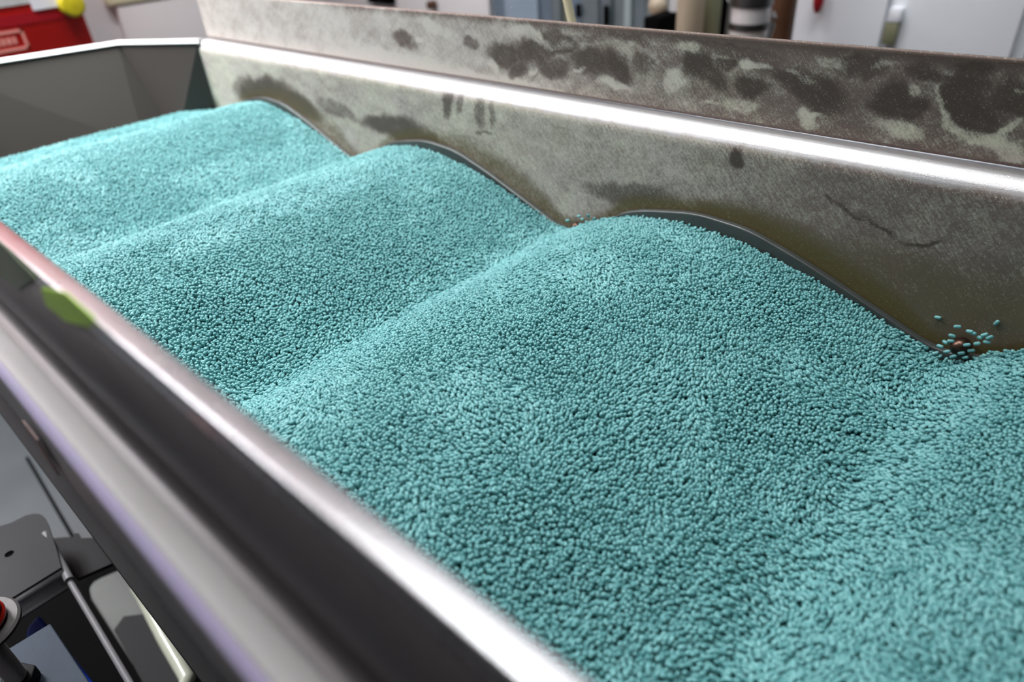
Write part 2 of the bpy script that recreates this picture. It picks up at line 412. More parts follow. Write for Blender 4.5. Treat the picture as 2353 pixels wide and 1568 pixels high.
pow_ = ell(wx, wz, [(1560, 190, 34, 26, 25, .9), (1600, 110, 34, 16, 20, .7), (1855, 270, 30, 22, 20, 1.0), (1885, 262, 26, 7, -8, 1.0), (1870, 288, 26, 10, 0, .8),
                    (2070, 312, 80, 22, 20, .75), (2165, 235, 12, 40, -20, .8), (2195, 290, 48, 16, 45, .95), (2260, 325, 70, 20, 20, .9), (2320, 355, 50, 20, 20, .7), (2300, 310, 40, 14, -30, .7),
                    (1740, 138, 34, 10, 15, .85), (2090, 212, 30, 12, 30, .75), (1905, 140, 50, 12, 20, .6), (2020, 155, 40, 9, -15, .5), (2200, 160, 30, 8, 0, .6), (1830, 165, 50, 8, 30, .6),
                    (1700, 235, 60, 18, 15, .55), (1400, 188, 46, 14, 8, .8), (1330, 160, 16, 5, -25, .9), (1220, 165, 16, 5, -30, .9), (1160, 180, 12, 16, 0, .7), (1130, 150, 8, 24, -25, .7),
                    (1230, 88, 90, 14, 10, .7), (1000, 60, 50, 18, 20, .6), (960, 88, 8, 6, 0, .9), (900, 140, 140, 22, 9, .75), (1150, 190, 170, 16, 10, .7), (1640, 232, 30, 7, 0, .6), (2345, 215, 14, 6, 0, .8)], YP)
low = 1-sstep(.128, .150, gz+.01*(fbm(gx, gz, .02, 55)-.5))
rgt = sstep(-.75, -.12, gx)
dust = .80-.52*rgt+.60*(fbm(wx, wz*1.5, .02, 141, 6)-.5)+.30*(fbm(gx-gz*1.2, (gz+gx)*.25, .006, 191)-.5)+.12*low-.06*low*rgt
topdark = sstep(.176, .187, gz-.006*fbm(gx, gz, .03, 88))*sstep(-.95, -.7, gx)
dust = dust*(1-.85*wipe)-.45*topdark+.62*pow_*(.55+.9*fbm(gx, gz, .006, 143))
dust = np.where(P[:, :, 1] > YP+.0005, .15, dust)
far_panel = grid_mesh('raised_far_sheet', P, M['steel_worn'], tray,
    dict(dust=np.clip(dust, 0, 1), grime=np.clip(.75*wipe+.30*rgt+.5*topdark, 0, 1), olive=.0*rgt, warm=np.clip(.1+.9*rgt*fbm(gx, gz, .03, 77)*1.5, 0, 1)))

# --- near wall, its flange and raised sheet with a rolled hem
xn = np.concatenate([np.arange(X0, X1+.01, .02)])
prof = [(YN, -.10), (YN, .112)]+arc(YN-.012, .112, .012, 0, 90, 7)+[(.030, ZF)]+arc(.027, ZF-.007, .007, 90, 180, 8)+[(.020, .085), (.022, .080)]
near_wall = grid_mesh('near_wall', sweep(dense(prof, .01), xn), M['steel_flange'], tray, thick=.002, off=1)
prof = [(.0345, ZF+.0018), (.036, ZF+.002)]+[(.036+.0058*math.sin(math.radians(a)), ZF+.0075-.0055*math.cos(math.radians(a))) for a in np.linspace(10, 90, 8)]+[(.0418, .1845)]
prof2 = [(.0420, .178)]+[(.0436+.0016*math.cos(math.radians(a)), .1888+.0020*math.sin(math.radians(a))) for a in np.linspace(180, 90, 6)]+[(.0490+.0016*math.cos(math.radians(a)), .1888+.0016*math.sin(math.radians(a))) for a in np.linspace(90, 0, 6)]+[(.0506, .176), (.0490, .175), (.0445, .1755)]
prof += [(.0445, .1845), (.0445, ZF+.002)]
grid_mesh('rolled_hem', sweep(np.array(prof2), xn), M['steel_bright'], tray)['label'] = 'bright rolled top hem'
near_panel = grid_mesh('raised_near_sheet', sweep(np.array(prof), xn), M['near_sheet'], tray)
def patch(name, x0, x1, z0, z1, mat):
    b = MB(); b.box(x0, x1, .0412, .0417, z0, z1); return b.build(name, mat, near_panel_owner, smooth=False)
near_panel_owner = tray
def face_pt(px, py): p = at_y(px, py, .0414); return p[0], p[2]
b = MB(); b.prism([face_pt(*p) for p in ((95, 662), (150, 672), (218, 732), (205, 752), (150, 738), (105, 700))], .0412, .0417, 'Y')  # green reflection on the near sheet, put in as a flat coloured patch
st = b.build('lime_glow_patch', M['lime'], tray, smooth=False); st['label'] = 'lime green glow painted as a sticker on the outer face of the near sheet'
b = MB(); b.prism([face_pt(*p) for p in ((-90, 480), (-10, 545), (85, 640), (40, 665), (-60, 590))], .0412, .0417, 'Y')  # darker part of the green glow, also a painted patch
st = b.build('green_glow_patch', M['lime_dark'], tray, smooth=False); st['label'] = 'dark green glow painted as a sticker'

# --- end wall: sloping sheets that run in towards the deck, with a chamfered corner
T = [(-1.24, .056), (-1.352, .205), (-1.292, .440), (X0, YF+.002)]       # top edge in plan
A1 = (-1.17, .062, -.05); A2 = (-1.262, .205, -.02); A3 = (-1.205, .398, -.02); A4 = (-1.200, .452, -.02); A5 = (X0-.002, YF+.002, -.05)
bm = bmesh.new(); loc = Vector(tray.location)
V = lambda p: bm.verts.new(Vector(p)-loc)
t = [V((*p, ZF-.004)) for p in T]; a = [V(p) for p in (A1, A2, A3, A4, A5)]
bm.faces.new((t[0], t[1], a[1], a[0])); bm.faces.new((t[1], t[2], a[2], a[1])); bm.faces.new((t[2], a[3], a[2]))
me = bpy.data.meshes.new('end_wall'); bm.to_mesh(me); bm.free()
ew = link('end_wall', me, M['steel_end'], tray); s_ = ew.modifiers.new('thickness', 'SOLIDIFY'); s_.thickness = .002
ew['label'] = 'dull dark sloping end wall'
bm = bmesh.new(); c4 = [V(p) for p in ((*T[2], ZF-.004), (*T[3], ZF-.004), A5, A4)]; bm.faces.new((c4[0], c4[1], c4[3])); bm.faces.new((c4[1], c4[2], c4[3]))
me = bpy.data.meshes.new('corner_panel'); bm.to_mesh(me); bm.free()
cpn = link('corner_panel', me, plain('grey_corner_sheet', (.06, .05, .045), .6, var=.15, spec=.2), tray); s_ = cpn.modifiers.new('thickness', 'SOLIDIFY'); s_.thickness = .002
# flange around the end
T2 = [(-1.243, .048), (-1.357, .203), (-1.297, .445), (X0-.001, YF+.010)]
bm = bmesh.new()
def ring(off, z): return [V((*p, z)) for p in off]
i0 = ring([(x+.006, y) for x, y in T], ZF-.004); i1 = ring(T, ZF); o1 = ring(T2, ZF); o2 = ring(T2, ZF-.03)
for A_, B_ in ((i0, i1), (i1, o1), (o1, o2)):
    for k in range(3): bm.faces.new((A_[k], A_[k+1], B_[k+1], B_[k]))
me = bpy.data.meshes.new('end_flange'); bm.to_mesh(me); bm.free()
ef = link('end_flange', me, M['white_warm'], tray); s_ = ef.modifiers.new('thickness', 'SOLIDIFY'); s_.thickness = .002; s_.offset = 1
ef['label'] = 'thin pale flange along the top of the end wall'

# --- corrugated deck under the pellets, with turned-up edges
xd = np.arange(-1.20, X1+.005, .008)
P = np.zeros((len(xd), 2, 3)); P[:, :, 0] = xd[:, None]; P[:, 0, 1] = YN+.003; P[:, 1, 1] = YF-.003; P[:, :, 2] = deck_z(xd)[:, None]
grid_mesh('corrugated_deck', P, M['steel_dark'], tray, thick=.002, off=-1)
M['lip'] = plain('grey_green_seal_steel', (.075, .085, .082), .34, metal=.35, var=.2, scale=60)
for name, y, s in (('deck_edge', YF-.0005, -1), ('deck_edge', YN+.0005, 1)):
    xl = np.arange(X0+.01, X1, .004); zl = lip_z(xl); r = .0016
    off = [(0, 0.0)]+[(s*(.0052+r*math.sin(math.radians(a)))-s*.0016, -r+r*math.cos(math.radians(a))) for a in (0, 30, 60, 90)]+[(s*.0052, -.030)]
    P = np.zeros((len(xl), len(off), 3)); P[:, :, 0] = xl[:, None]
    for k, (dy, dz) in enumerate(off): P[:, k, 1] = y+dy; P[:, k, 2] = zl+dz
    o = grid_mesh(name, P, M['lip'], tray); o['label'] = 'grey wavy edge strip of the deck'
# bolts in the valleys against the far wall
def bolt(x, y, z, r=.0062):
    q = Vector((0, -1, .35)).to_track_quat('Z', 'Y').to_matrix().to_4x4()
    b = MB(); pr = [(r*1.0, -.004), (r*1.0, 0)]+[(r*math.cos(math.radians(a)), r*.75*math.sin(math.radians(a))) for a in (15, 30, 45, 60, 75)]+[(r*.12, r*.75)]
    b.lathe([(r*1.12, -.005), (r*1.12, -.0035), (r*1.0, -.0034)]+pr[1:], (x, y, z), 24, q)
    return b.build('bolt', M['bolt'], tray)
M['bolt'] = plain('brown_stained_bolt_steel', (.10, .06, .045), .34, metal=.9, var=.5, scale=200)
bolt(-.0535, .499, .0045); bolt(-.400, .501, .006, .005); bolt(-.748, .501, .014, .005)

# --- lower body of the tray: bottom box, outer rib and the slim lower rail
b = MB(); b.box(X0+.02, X1, YN+.002, YF-.002, -.128, -.10, bev=.004); b.build('tray_bottom', M['steel_dark'], tray)
b = MB(); b.box(-1.10, X1, .030, .0575, -.150, -.144, bev=.001); b.build('lower_rail', M['rail'], tray)
pe = [(.0272+.0076*math.cos(math.radians(a)), ZF-.007+.0076*math.sin(math.radians(a))) for a in np.linspace(112, 150, 6)]  # violet glint on the flange edge, modelled as a coloured strip
grid_mesh('edge_glint', sweep(np.array(pe), xn), M['lavender'], tray)['label'] = 'violet glint painted as a strip along the outer edge of the near flange'
xa_ = at_y(158, 1130, .0195)[0]; xb_ = at_y(262, 1292, .0195)[0]  # red reflection on the flange lip, put in as a thin coloured strip
b = MB(); b.box(xa_, xb_, .0180, .0186, .086, .108); o = b.build('red_reflection', M['red_sheen'], tray, smooth=False); o['label'] = 'red reflection painted as a dull strip on the outer lip of the near flange'

# ------------------------------------------------------------------ pellets
def capsule_group():
    ng = bpy.data.node_groups.new('pellet_fill', 'GeometryNodeTree')
    ng.interface.new_socket('Geometry', in_out='INPUT', socket_type='NodeSocketGeometry')
    ng.interface.new_socket('Geometry', in_out='OUTPUT', socket_type='NodeSocketGeometry')
    n = ng.nodes; L = ng.links.new
    gi = n.new('NodeGroupInput'); go = n.new('NodeGroupOutput')
    sp = n.new('GeometryNodeMeshUVSphere'); sp.inputs['Segments'].default_value = 10; sp.inputs['Rings'].default_value = 8; sp.inputs['Radius'].default_value = .00115
    pos = n.new('GeometryNodeInputPosition'); sx = n.new('ShaderNodeSeparateXYZ'); L(pos.outputs[0], sx.inputs[0])
    sg = n.new('ShaderNodeMath'); sg.operation = 'MULTIPLY'; sg.inputs[1].default_value = 3000; sg.use_clamp = False; L(sx.outputs[2], sg.inputs[0])
    cl = n.new('ShaderNodeClamp'); cl.inputs['Min'].default_value = -1; cl.inputs['Max'].default_value = 1; L(sg.outputs[0], cl.inputs['Value'])
    ml = n.new('ShaderNodeMath'); ml.operation = 'MULTIPLY'; ml.inputs[1].default_value = .00065; L(cl.outputs[0], ml.inputs[0])
    cb = n.new('ShaderNodeCombineXYZ'); L(ml.outputs[0], cb.inputs[2])
    st = n.new('GeometryNodeSetPosition'); L(sp.outputs['Mesh'], st.inputs['Geometry']); L(cb.outputs[0], st.inputs['Offset'])
    sm = n.new('GeometryNodeSetShadeSmooth'); L(st.outputs[0], sm.inputs[0])
    ma = n.new('GeometryNodeSetMaterial'); ma.inputs['Material'].default_value = M['pellet']; L(sm.outputs[0], ma.inputs['Geometry'])
    def named(nm, ty):
        a = n.new('GeometryNodeInputNamedAttribute'); a.data_type = ty; a.inputs['Name'].default_value = nm; return a.outputs['Attribute']
    ip = n.new('GeometryNodeInstanceOnPoints')
    L(gi.outputs[0], ip.inputs['Points']); L(ma.outputs[0], ip.inputs['Instance'])
    L(named('grain', 'BOOLEAN'), ip.inputs['Selection'])
    er = n.new('FunctionNodeEulerToRotation'); L(named('turn', 'FLOAT_VECTOR'), er.inputs[0]); L(er.outputs[0], ip.inputs['Rotation'])
    L(named('size', 'FLOAT_VECTOR'), ip.inputs['Scale'])
    jn = n.new('GeometryNodeJoinGeometry'); L(gi.outputs[0], jn.inputs[0]); L(ip.outputs[0], jn.inputs[0])
    L(jn.outputs[0], go.inputs[0])
    return ng

def make_heap():
    sp = .00258
    pts = []
    nx = int((0.30+1.20)/(sp*.866)); ny = int((YF-YN-.010)/sp)
    for lay, dz in ((0, 0.0), (1, -.0019)):
        I, J = np.meshgrid(np.arange(nx), np.arange(ny), indexing='ij')
        x = -1.19+I*sp*.866+(lay*.5)*sp; y = YN+.006+(J+.5*(I % 2))*sp+(lay*.5)*sp
        x = x+RNG.uniform(-.42, .42, x.shape)*sp; y = y+RNG.uniform(-.42, .42, x.shape)*sp
        z = dz+RNG.normal(0, .00055, x.shape)
        pts.append(np.stack([x.ravel(), y.ravel(), z.ravel()], 1))
    p = np.concatenate(pts)
    p = p[(p[:, 1] < YF-.0068) & (p[:, 1] > YN+.0065)]
    x, y = p[:, 0], p[:, 1]
    bend = .018*(fbm(x*0+y, x, .25, 301)-.5)                          # crests wander a little across the tray
    xx = x+bend*sstep(0, .12, YF-y)
    und = .0035*(fbm(x, y, .09, 311)-.5)+.0014*(fbm(x, y, .02, 313)-.5)
    # hollows around the bolts
    hol = np.zeros_like(x)
    for bx, by, br in ((-.0535, .499, .022), (-.400, .501, .013), (-.748, .501, .012)):
        hol -= .0085*(1-sstep(.2, 1.0, np.hypot((x-bx), (y-by))/br))
    z = heap_z(xx)+und+hol+p[:, 2]
    # slope of the heap, for grains that lie along it
    e = .002; sl = (heap_z(xx+e)-heap_z(xx-e))/(2*e)
    nrm = np.stack([-sl, np.zeros_like(sl), np.ones_like(sl)], 1); nrm /= np.linalg.norm(nrm, axis=1)[:, None]
    u = ((xx-V0)/PER) % 1.0
    val = 1-sstep(.02, .13, np.minimum(u, 1-u))                        # churned grains in the valleys
    lie = sstep(.46, .72, fbm(x, y, .055, 321)+.14*RNG.normal(0, 1, x.shape)*.5+.25*val+.30*val*sstep(-.20, -.10, x)+.20*sstep(-.30, .0, x)*0)
    tilt = np.radians(8+RNG.gamma(2.0, 6.5, x.shape)+60*lie)
    az = (fbm(x, y, .09, 331, 2)-.5)*math.pi*3.0+RNG.normal(0, .38, x.shape)
    t1 = np.cross(nrm, np.array([0, 1., 0])); t1 /= np.linalg.norm(t1, axis=1)[:, None]; t2 = np.cross(nrm, t1)
    d = nrm*np.cos(tilt)[:, None]+(t1*np.cos(az)[:, None]+t2*np.sin(az)[:, None])*np.sin(tilt)[:, None]
    ry = np.arccos(np.clip(d[:, 2], -1, 1)); rz = np.arctan2(d[:, 1], d[:, 0])
    churn = val*sstep(-.20, -.10, xx); z = z+churn*(RNG.normal(0, .0011, x.shape)-.0012*vnoise(x, y, .008, 341))
    turn = np.stack([np.zeros_like(ry), ry, rz], 1)
    sc = RNG.uniform(.90, 1.10, x.shape); size = np.stack([sc, sc, sc*RNG.uniform(.8, 1.12, x.shape)], 1)
    # bed below the grains
    bx_ = np.arange(-1.195, .31, .006); by_ = np.linspace(YN+.0062, YF-.0062, 40)
    A, Bq = np.meshgrid(bx_, by_, indexing='ij')
    Z = heap_z(A+.018*(fbm(A*0+Bq, A, .25, 301)-.5)*sstep(0, .12, YF-Bq))-.0042
    for hx, hy, br in ((-.0535, .499, .03), (-.400, .501, .018), (-.748, .501, .018)):
        Z -= .009*(1-sstep(.2, 1.0, np.hypot(A-hx, Bq-hy)/br))
    G = np.stack([A, Bq, Z], -1); n, mm, _ = G.shape; nb = n*mm
    idx = np.arange(nb).reshape(n, mm)
    q = np.stack([idx[:-1, :-1], idx[1:, :-1], idx[1:, 1:], idx[:-1, 1:]], -1).reshape(-1, 4)
    co = np.concatenate([G.reshape(-1, 3), np.stack([x, y, z], 1)]); N_ = len(co)
    me = bpy.data.meshes.new('pellet_heap'); me.vertices.add(N_); me.vertices.foreach_set('co', co.astype(np.float32).ravel())
    me.loops.add(q.size); me.loops.foreach_set('vertex_index', q.ravel().astype(np.int32))
    me.polygons.add(len(q)); me.polygons.foreach_set('loop_start', np.arange(0, q.size, 4, dtype=np.int32)); me.polygons.foreach_set('loop_total', np.full(len(q), 4, dtype=np.int32))
    me.update(calc_edges=True)
    g = np.zeros(N_, bool); g[nb:] = True
    a = me.attributes.new('grain', 'BOOLEAN', 'POINT'); a.data.foreach_set('value', g)
    for nm, arr in (('turn', turn), ('size', size)):
        full = np.zeros((N_, 3), np.float32); full[nb:] = arr
        a = me.attributes.new(nm, 'FLOAT_VECTOR', 'POINT'); a.data.foreach_set('vector', full.ravel())
    o = link('pellet_heap', me, M['heap'], None, smooth=True)
    tag(o, 'rippled heap of countless small teal plastic pellets filling the steel tray', 'plastic pellets', kind='stuff')
    md = o.modifiers.new('fill', 'NODES'); md.node_group = capsule_group()
    print('pellets', len(x))
    return o
make_heap()

# loose pellets jumping or lying by the bolts
def pellet_mesh():
    bm = bmesh.new(); bmesh.ops.create_uvsphere(bm, u_segments=16, v_segments=12, radius=.0013)
    for v in bm.verts: v.co.z += .0011*max(-1, min(1, v.co.z*3000))
    me = bpy.data.meshes.new('pellet'); bm.to_mesh(me); bm.free()
    for p in me.polygons: p.use_smooth = True
    me.materials.append(M['pellet']); return me
PM = pellet_mesh()
proto = None
LOOSE = [  # photo position, distance across the tray, tilt of the long axis
    ((2155, 730), .5035, 80, 'lone teal pellet high on the steel wall left of the brown bolt', None),
    ((2290, 742), .5035, 20, 'lone teal pellet on the wall right of the brown bolt', None),
    ((1330, 497), .5010, 70, 'single teal pellet stuck above the middle valley beside the dark gap', None),
]
for (px, py), y, tl, lab, grp in LOOSE:
    p = at_y(px, py, y+.0042)
    if proto is None: o = bpy.data.objects.new('pellet', PM); proto = o
    else: o = proto.copy()
    COL.objects.link(o); o.location = p; o.rotation_euler = (math.radians(8), math.radians(tl), 0); tag(o, lab, 'pellet', grp)
def scatter(spots, y, lab, grp):
    for px, py, tl in spots:
        o = proto.copy(); COL.objects.link(o); o.location = at_y(px, py, y-random.uniform(0, .004))
        o.rotation_euler = (math.radians(random.uniform(-20, 30)), math.radians(tl), math.radians(random.uniform(-20, 20)))
        tag(o, lab, 'pellet', grp)
scatter([(2200, 751, 80), (2228, 762, 75), (2236, 766, 80), (2188, 772, 88), (2172, 787, 85), (2222, 793, 60), (2262, 770, 55), (2252, 776, 60), (2209, 812, 62), (2190, 820, 55), (2176, 808, 60), (2232, 806, 65), (2268, 786, 70), (2160, 796, 85), (2245, 790, 50), (2185, 784, 70), (2274, 776, 50), (2150, 812, 60), (2218, 822, 55)],
        .4935, 'loose teal pellet thrown up around the brown bolt at the wall', 'loose pellets around the brown bolt')
scatter([(1352, 496, 20), (1304, 507, 80), (1365, 503, 40), (1338, 504, 60), (1360, 515, 50)],
        .4985, 'loose teal pellet at the dark gap in the middle valley', 'loose pellets at the middle valley')

# ------------------------------------------------------------------ machinery below the near wall
# black chassis beam under the tray
fr = empty('machine_frame', (-.55, .1, -.75), 'black machine frame in the dark gap under the tray', 'machine frame')
b = MB(); b.box(-1.07, .2, -.45, .50, -.62, -.58, bev=.004); b.build('base_plate', M['black'], fr)
b = MB(); b.box(-1.06, .2, .10, .48, -.58, -.135, bev=.004); b.build('side_box', M['black'], fr)
for fx in (-1.02, .12):
    for fy in (-.26, .46):
        b = MB(); b.box(fx-.03, fx+.03, fy-.03, fy+.03, -.75, -.62, bev=.004); b.build('leg', M['black'], fr)

def flat(pts, z, thick):
    P_ = [at_z(px, py, z)[:2] for px, py in pts]
    b = MB(); b.prism([(float(a), float(c)) for a, c in P_], z-thick, z, 'Z'); return b
# bracket: pressed sheet plate with a hole, folded front lip and a long slim arm
ZB = -.22
pb = at_z(70, 1300, ZB)
br = empty('mounting_bracket', (pb[0], pb[1], ZB-.03), 'grey pressed steel bracket with a round hole and folded lip, beside the red spring', 'bracket')
bm = bmesh.new()
outl = [(-90, 1262), (-40, 1232), (0, 1214), (27, 1206), (61, 1189), (78, 1185), (91, 1185), (100, 1189), (107, 1196), (114, 1211), (121, 1232), (131, 1262), (143, 1308), (95, 1338), (45, 1369), (-30, 1415), (-110, 1440)]
po = [at_z(px, py, ZB) for px, py in outl]
hc = at_z(24, 1277, ZB); hr = .0042
vo = [bm.verts.new((p[0], p[1], ZB)) for p in po]
vh = [bm.verts.new((hc[0]+hr*math.cos(2*math.pi*k/20), hc[1]+hr*math.sin(2*math.pi*k/20), ZB)) for k in range(20)]
es = [bm.edges.new((vo[k], vo[(k+1) % len(vo)])) for k in range(len(vo))]+[bm.edges.new((vh[k], vh[(k+1) % 20])) for k in range(20)]
bmesh.ops.triangle_fill(bm, use_beauty=True, use_dissolve=False, edges=es)
for v in bm.verts: v.co -= Vector(br.location)
bmesh.ops.recalc_face_normals(bm, faces=bm.faces[:])
me = bpy.data.meshes.new('plate'); bm.to_mesh(me); bm.free()
M['bracket'] = plain('shaded_bracket_steel', (.024, .025, .028), .6, spec=.12, var=.2, scale=25)  # plate darkened in colour for the shade below the tray
M['washer'] = plain('dull_zinc_steel', (.07, .065, .065), .5, metal=.2, var=.6, scale=120, spec=.3)
M['thread'] = plain('zinc_thread', (.50, .50, .50), .35, metal=.4)
M['fold'] = plain('lit_fold_steel', (.17, .17, .18), .5, metal=.0, spec=.3)  # same bracket sheet in a lighter colour, for its lit folds
M['darkplate'] = plain('dark_plate_steel', (.018, .018, .019), .6, spec=.08)
o = link('plate', me, M['bracket'], br); q = o.modifiers.new('thickness', 'SOLIDIFY'); q.thickness = .0025; q.offset = 1
P_ = [at_z(px, py, ZB-.03)[:2] for px, py in ((-60, 1262), (0, 1240), (90, 1215), (105, 1290), (60, 1320), (-60, 1380))]
b = MB(); b.prism([(float(a), float(c)) for a, c in P_], ZB-.034, ZB-.03, 'Z'); b.build('hole_shade', M['black'], br, smooth=False)  # black sheet added under the bracket so the hole looks dark
# folded lip: round bend, short drop
def strip_between(top, name, mat, parent, drop=.014, r=.004):
    a = np.array(at_z(*top[0], ZB)); c = np.array(at_z(*top[1], ZB)); n_ = np.array([-(c-a)[1], (c-a)[0], 0]); n_ /= np.linalg.norm(n_)
    if n_ @ np.array([1, -.4, 0]) < 0: n_ = -n_
    sec = [(0, 0)]+[(r*math.sin(math.radians(t_)), -r+r*math.cos(math.radians(t_))) for t_ in (20, 40, 60, 80, 90)]+[(r, -drop)]+[(r+.003, -drop-.003), (r+.004, -drop-.005)]
    P_ = np.array([[p+n_*dx+np.array([0, 0, dz]) for dx, dz in sec] for p in (a, c)])
    return grid_mesh(name, P_, mat, parent, thick=.002, off=-1)
strip_between(((143, 1308), (-60, 1432)), 'folded_lip', M['fold'], br)
b = MB(); q0 = at_z(104, 1228, ZB-.001); q1 = at_z(160, 1334, ZB-.006); b.path([tuple(q0), tuple(q1)], .0042, 12)
o = b.build('folded_edge', M['fold'], br); o['label'] = 'folded side edge coloured brighter as if lit'
b = MB(); q0 = at_z(152, 1322, ZB-.008); q1 = at_z(322, 1610, ZB-.008)
b.path([tuple(q0), tuple(q1)], .0029, 12); b.build('arm', M['fold'], br)
# dark angled plate behind the bracket
pts = [(112, 1238), (150, 1235), (167, 1235), (172, 1226), (181, 1226), (187, 1237), (222, 1236), (228, 1224), (238, 1220), (320, 1318), (288, 1298), (262, 1293), (205, 1318), (178, 1330), (160, 1318)]
b = flat(pts, -.262, .004); o = b.build('tie_plate', M['darkplate'], None, smooth=False)
tag(o, 'dark notched steel plate between the bracket and the tray rail', 'plate')
# pale plastic container standing on the base plate
zc = -.46
cpts = [(203, 1352), (213, 1336), (232, 1326), (290, 1302), (306, 1305), (330, 1335), (480, 1540), (520, 1600), (470, 1640), (380, 1640), (300, 1520), (208, 1375)]
cc = at_z(330, 1470, zc)
ct = empty('plastic_container', (cc[0], cc[1], -.58), 'milky plastic container with a clear rim in the dark gap under the near wall', 'container')
P_ = [at_z(px, py, zc-.02)[:2] for px, py in cpts]
b = MB(); b.prism([(float(a), float(c)) for a, c in P_], -.579, zc-.02, 'Z'); b.build('body', M['container'], ct, smooth=False, bevel=.004)
rp = [tuple(at_z(px, py, zc-.012)) for px, py in ((316, 1350), (330, 1372), (354, 1420), (380, 1470), (412, 1525), (432, 1560), (420, 1590), (360, 1620))]
b = MB(); b.path(rp, .0095, 12); b.build('rim', M['rim'], ct)
P_ = [at_z(px, py, zc-.018)[:2] for px, py in ((262, 1450), (285, 1418), (335, 1412), (352, 1440), (415, 1540), (425, 1570), (340, 1590))]  # dark patch over the lower part of the container
b = MB(); b.prism([(float(a), float(c)) for a, c in P_], zc-.0195, zc-.017, 'Z'); o = b.build('inset', M['darkplate'], ct, smooth=False); o['label'] = 'dark patch over the lower part of the container'
# spring unit: red rubber spring, washer, threaded rod and nut on a blue-grey plate
ZPL = -.165
rc = at_z(24, 1540, ZPL+.02)
sp_ = empty('spring_mount', (rc[0], rc[1], ZPL-.02), 'red spring mount with thick steel washer on a threaded rod, at the left frame edge', 'spring mount')
zw = ZPL+.065
b = MB(); b.lathe([(.006, zw), (.0245, zw), (.026, zw+.0012), (.026, zw+.0035), (.0245, zw+.0047), (.006, zw+.0047)], (rc[0], rc[1], 0), 48); b.build('washer', M['washer'], sp_)
hel = []
b = MB(); pr = []
for k in range(7):
    z0 = zw+.0047+k*.0095
    pr += [(.0165, z0+.0003), (.0188, z0+.002), (.0195, z0+.0045), (.0188, z0+.007), (.0165, z0+.0092)]
b.lathe(pr, (rc[0], rc[1], 0), 40); b.build('rubber_spring', M['redrub'], sp_, ang=60)
b = MB(); pr = []
z0 = ZPL-.02
while z0 < zw:
    pr += [(.0062, z0), (.0070, z0+.0007)]; z0 += .0014
b.lathe(pr, (rc[0], rc[1], 0), 28); b.build('threaded_rod', M['thread'], sp_, ang=20)
b = MB(); b.tube((rc[0], rc[1], ZPL+.0005), (rc[0], rc[1], ZPL+.0105), .0125, n=6); b.build('nut', M['darkplate'], sp_, smooth=False, bevel=.0008)
b = flat([(115, 1433), (13, 1495), (-90, 1560), (-40, 1700), (160, 1730), (262, 1660), (205, 1568)], ZPL, .006)
o = b.build('support_plate', M['plate'], None, smooth=False, bevel=.0008); tag(o, 'blue grey square cornered steel plate with the hex nut on it', 'plate')
b = flat([(58, 1462), (62, 1440), (88, 1412), (112, 1440), (240, 1600), (190, 1680), (60, 1640)], -.30, .10)
o = b.build('drive_motor', M['blue'], None, smooth=False, bevel=.003); tag(o, 'blue painted motor housing mostly hidden beneath the blue grey plate', 'motor')
# post that carries plate and bracket from the frame
b = MB(); c_ = at_z(60, 1560, ZPL); b.box(c_[0]-.012, c_[0]+.012, c_[1]-.012, c_[1]+.012, -.58, -.40); b.build('motor_foot', M['black'], fr)

# ------------------------------------------------------------------ room shell
RX0, RX1, RY0, RY1, FZ = -4.3, 3.2, -3.2, 3.6, -.75
def quadwall(name, box_, mat):
    b = MB(); b.box(*box_); return struct(b.build(name, mat, None, smooth=False))
quadwall('floor', (RX0, RX1, RY0, RY1, FZ-.05, FZ), M['floor'])
quadwall('ceiling', (RX0, RX1, RY0, RY1, CEIL, CEIL+.05), M['ceiling'])
quadwall('wall_back', (RX0, RX1, RY1, RY1+.05, FZ, CEIL), M['wallpaint'])
quadwall('wall_left', (RX0-.05, RX0, RY0, RY1, FZ, CEIL), M['wallpaint'])
M['wall_dim'] = plain('grey_wall_paint', (.20, .20, .205), .7)
quadwall('wall_right', (RX1, RX1+.05, RY0, RY1, FZ, CEIL), M['wall_dim'])
quadwall('wall_front', (RX0, RX1, RY0-.05, RY0, FZ, CEIL), M['wall_dim'])
a_ = at_z(100, 1118, FZ); c_ = at_z(172, 1242, FZ); dd = (c_-a_); a_ = a_-dd*.6; c_ = c_+dd*.6
b = MB(); b.path([tuple(a_+[0, 0, .001]), tuple(c_+[0, 0, .001])], .0035, 8); o = b.build('trim_1', M['black'], None); struct(o)

# ------------------------------------------------------------------ things behind the tray, far wall side
YB = 1.9
def bx(px, y=YB): return at_y(px, 40, y)[0]
# white cupboard on the right, two doors
xl, xm, xr = bx(1812), bx(2036), bx(2353)
cb = empty('white_cupboard', ((xl+xr)/2, YB+.3, FZ), 'large white cupboard with two doors behind the right end of the far wall', 'cupboard')
b = MB(); b.box(xl, xr+.02, YB+.022, YB+.6, FZ+.02, 1.25, bev=.004); b.build('body', M['white'], cb)
b = MB(); b.box(xl, xm-.004, YB, YB+.02, FZ+.06, 1.24, bev=.003); o1 = b.build('door', M['white'], cb)
b = MB(); b.box(xm+.008, xr-.004, YB, YB+.02, FZ+.06, 1.24, bev=.003); o2 = b.build('door', M['white'], cb)
p = at_y(1880, 8, YB-.02); b = MB(); b.sphere((p[0], p[1], p[2]+.012), .016, (.8, .8, 2.2)); o = b.build('handle', M['darkred'], o1); o['label'] = 'dark red handle'
p = at_y(2058, 38, YB-.012); b = MB(); b.box(p[0]-.014, p[0]+.014, YB-.022, YB, p[2]-.012, p[2]+.02, bev=.004); o = b.build('latch', M['white'], o2)
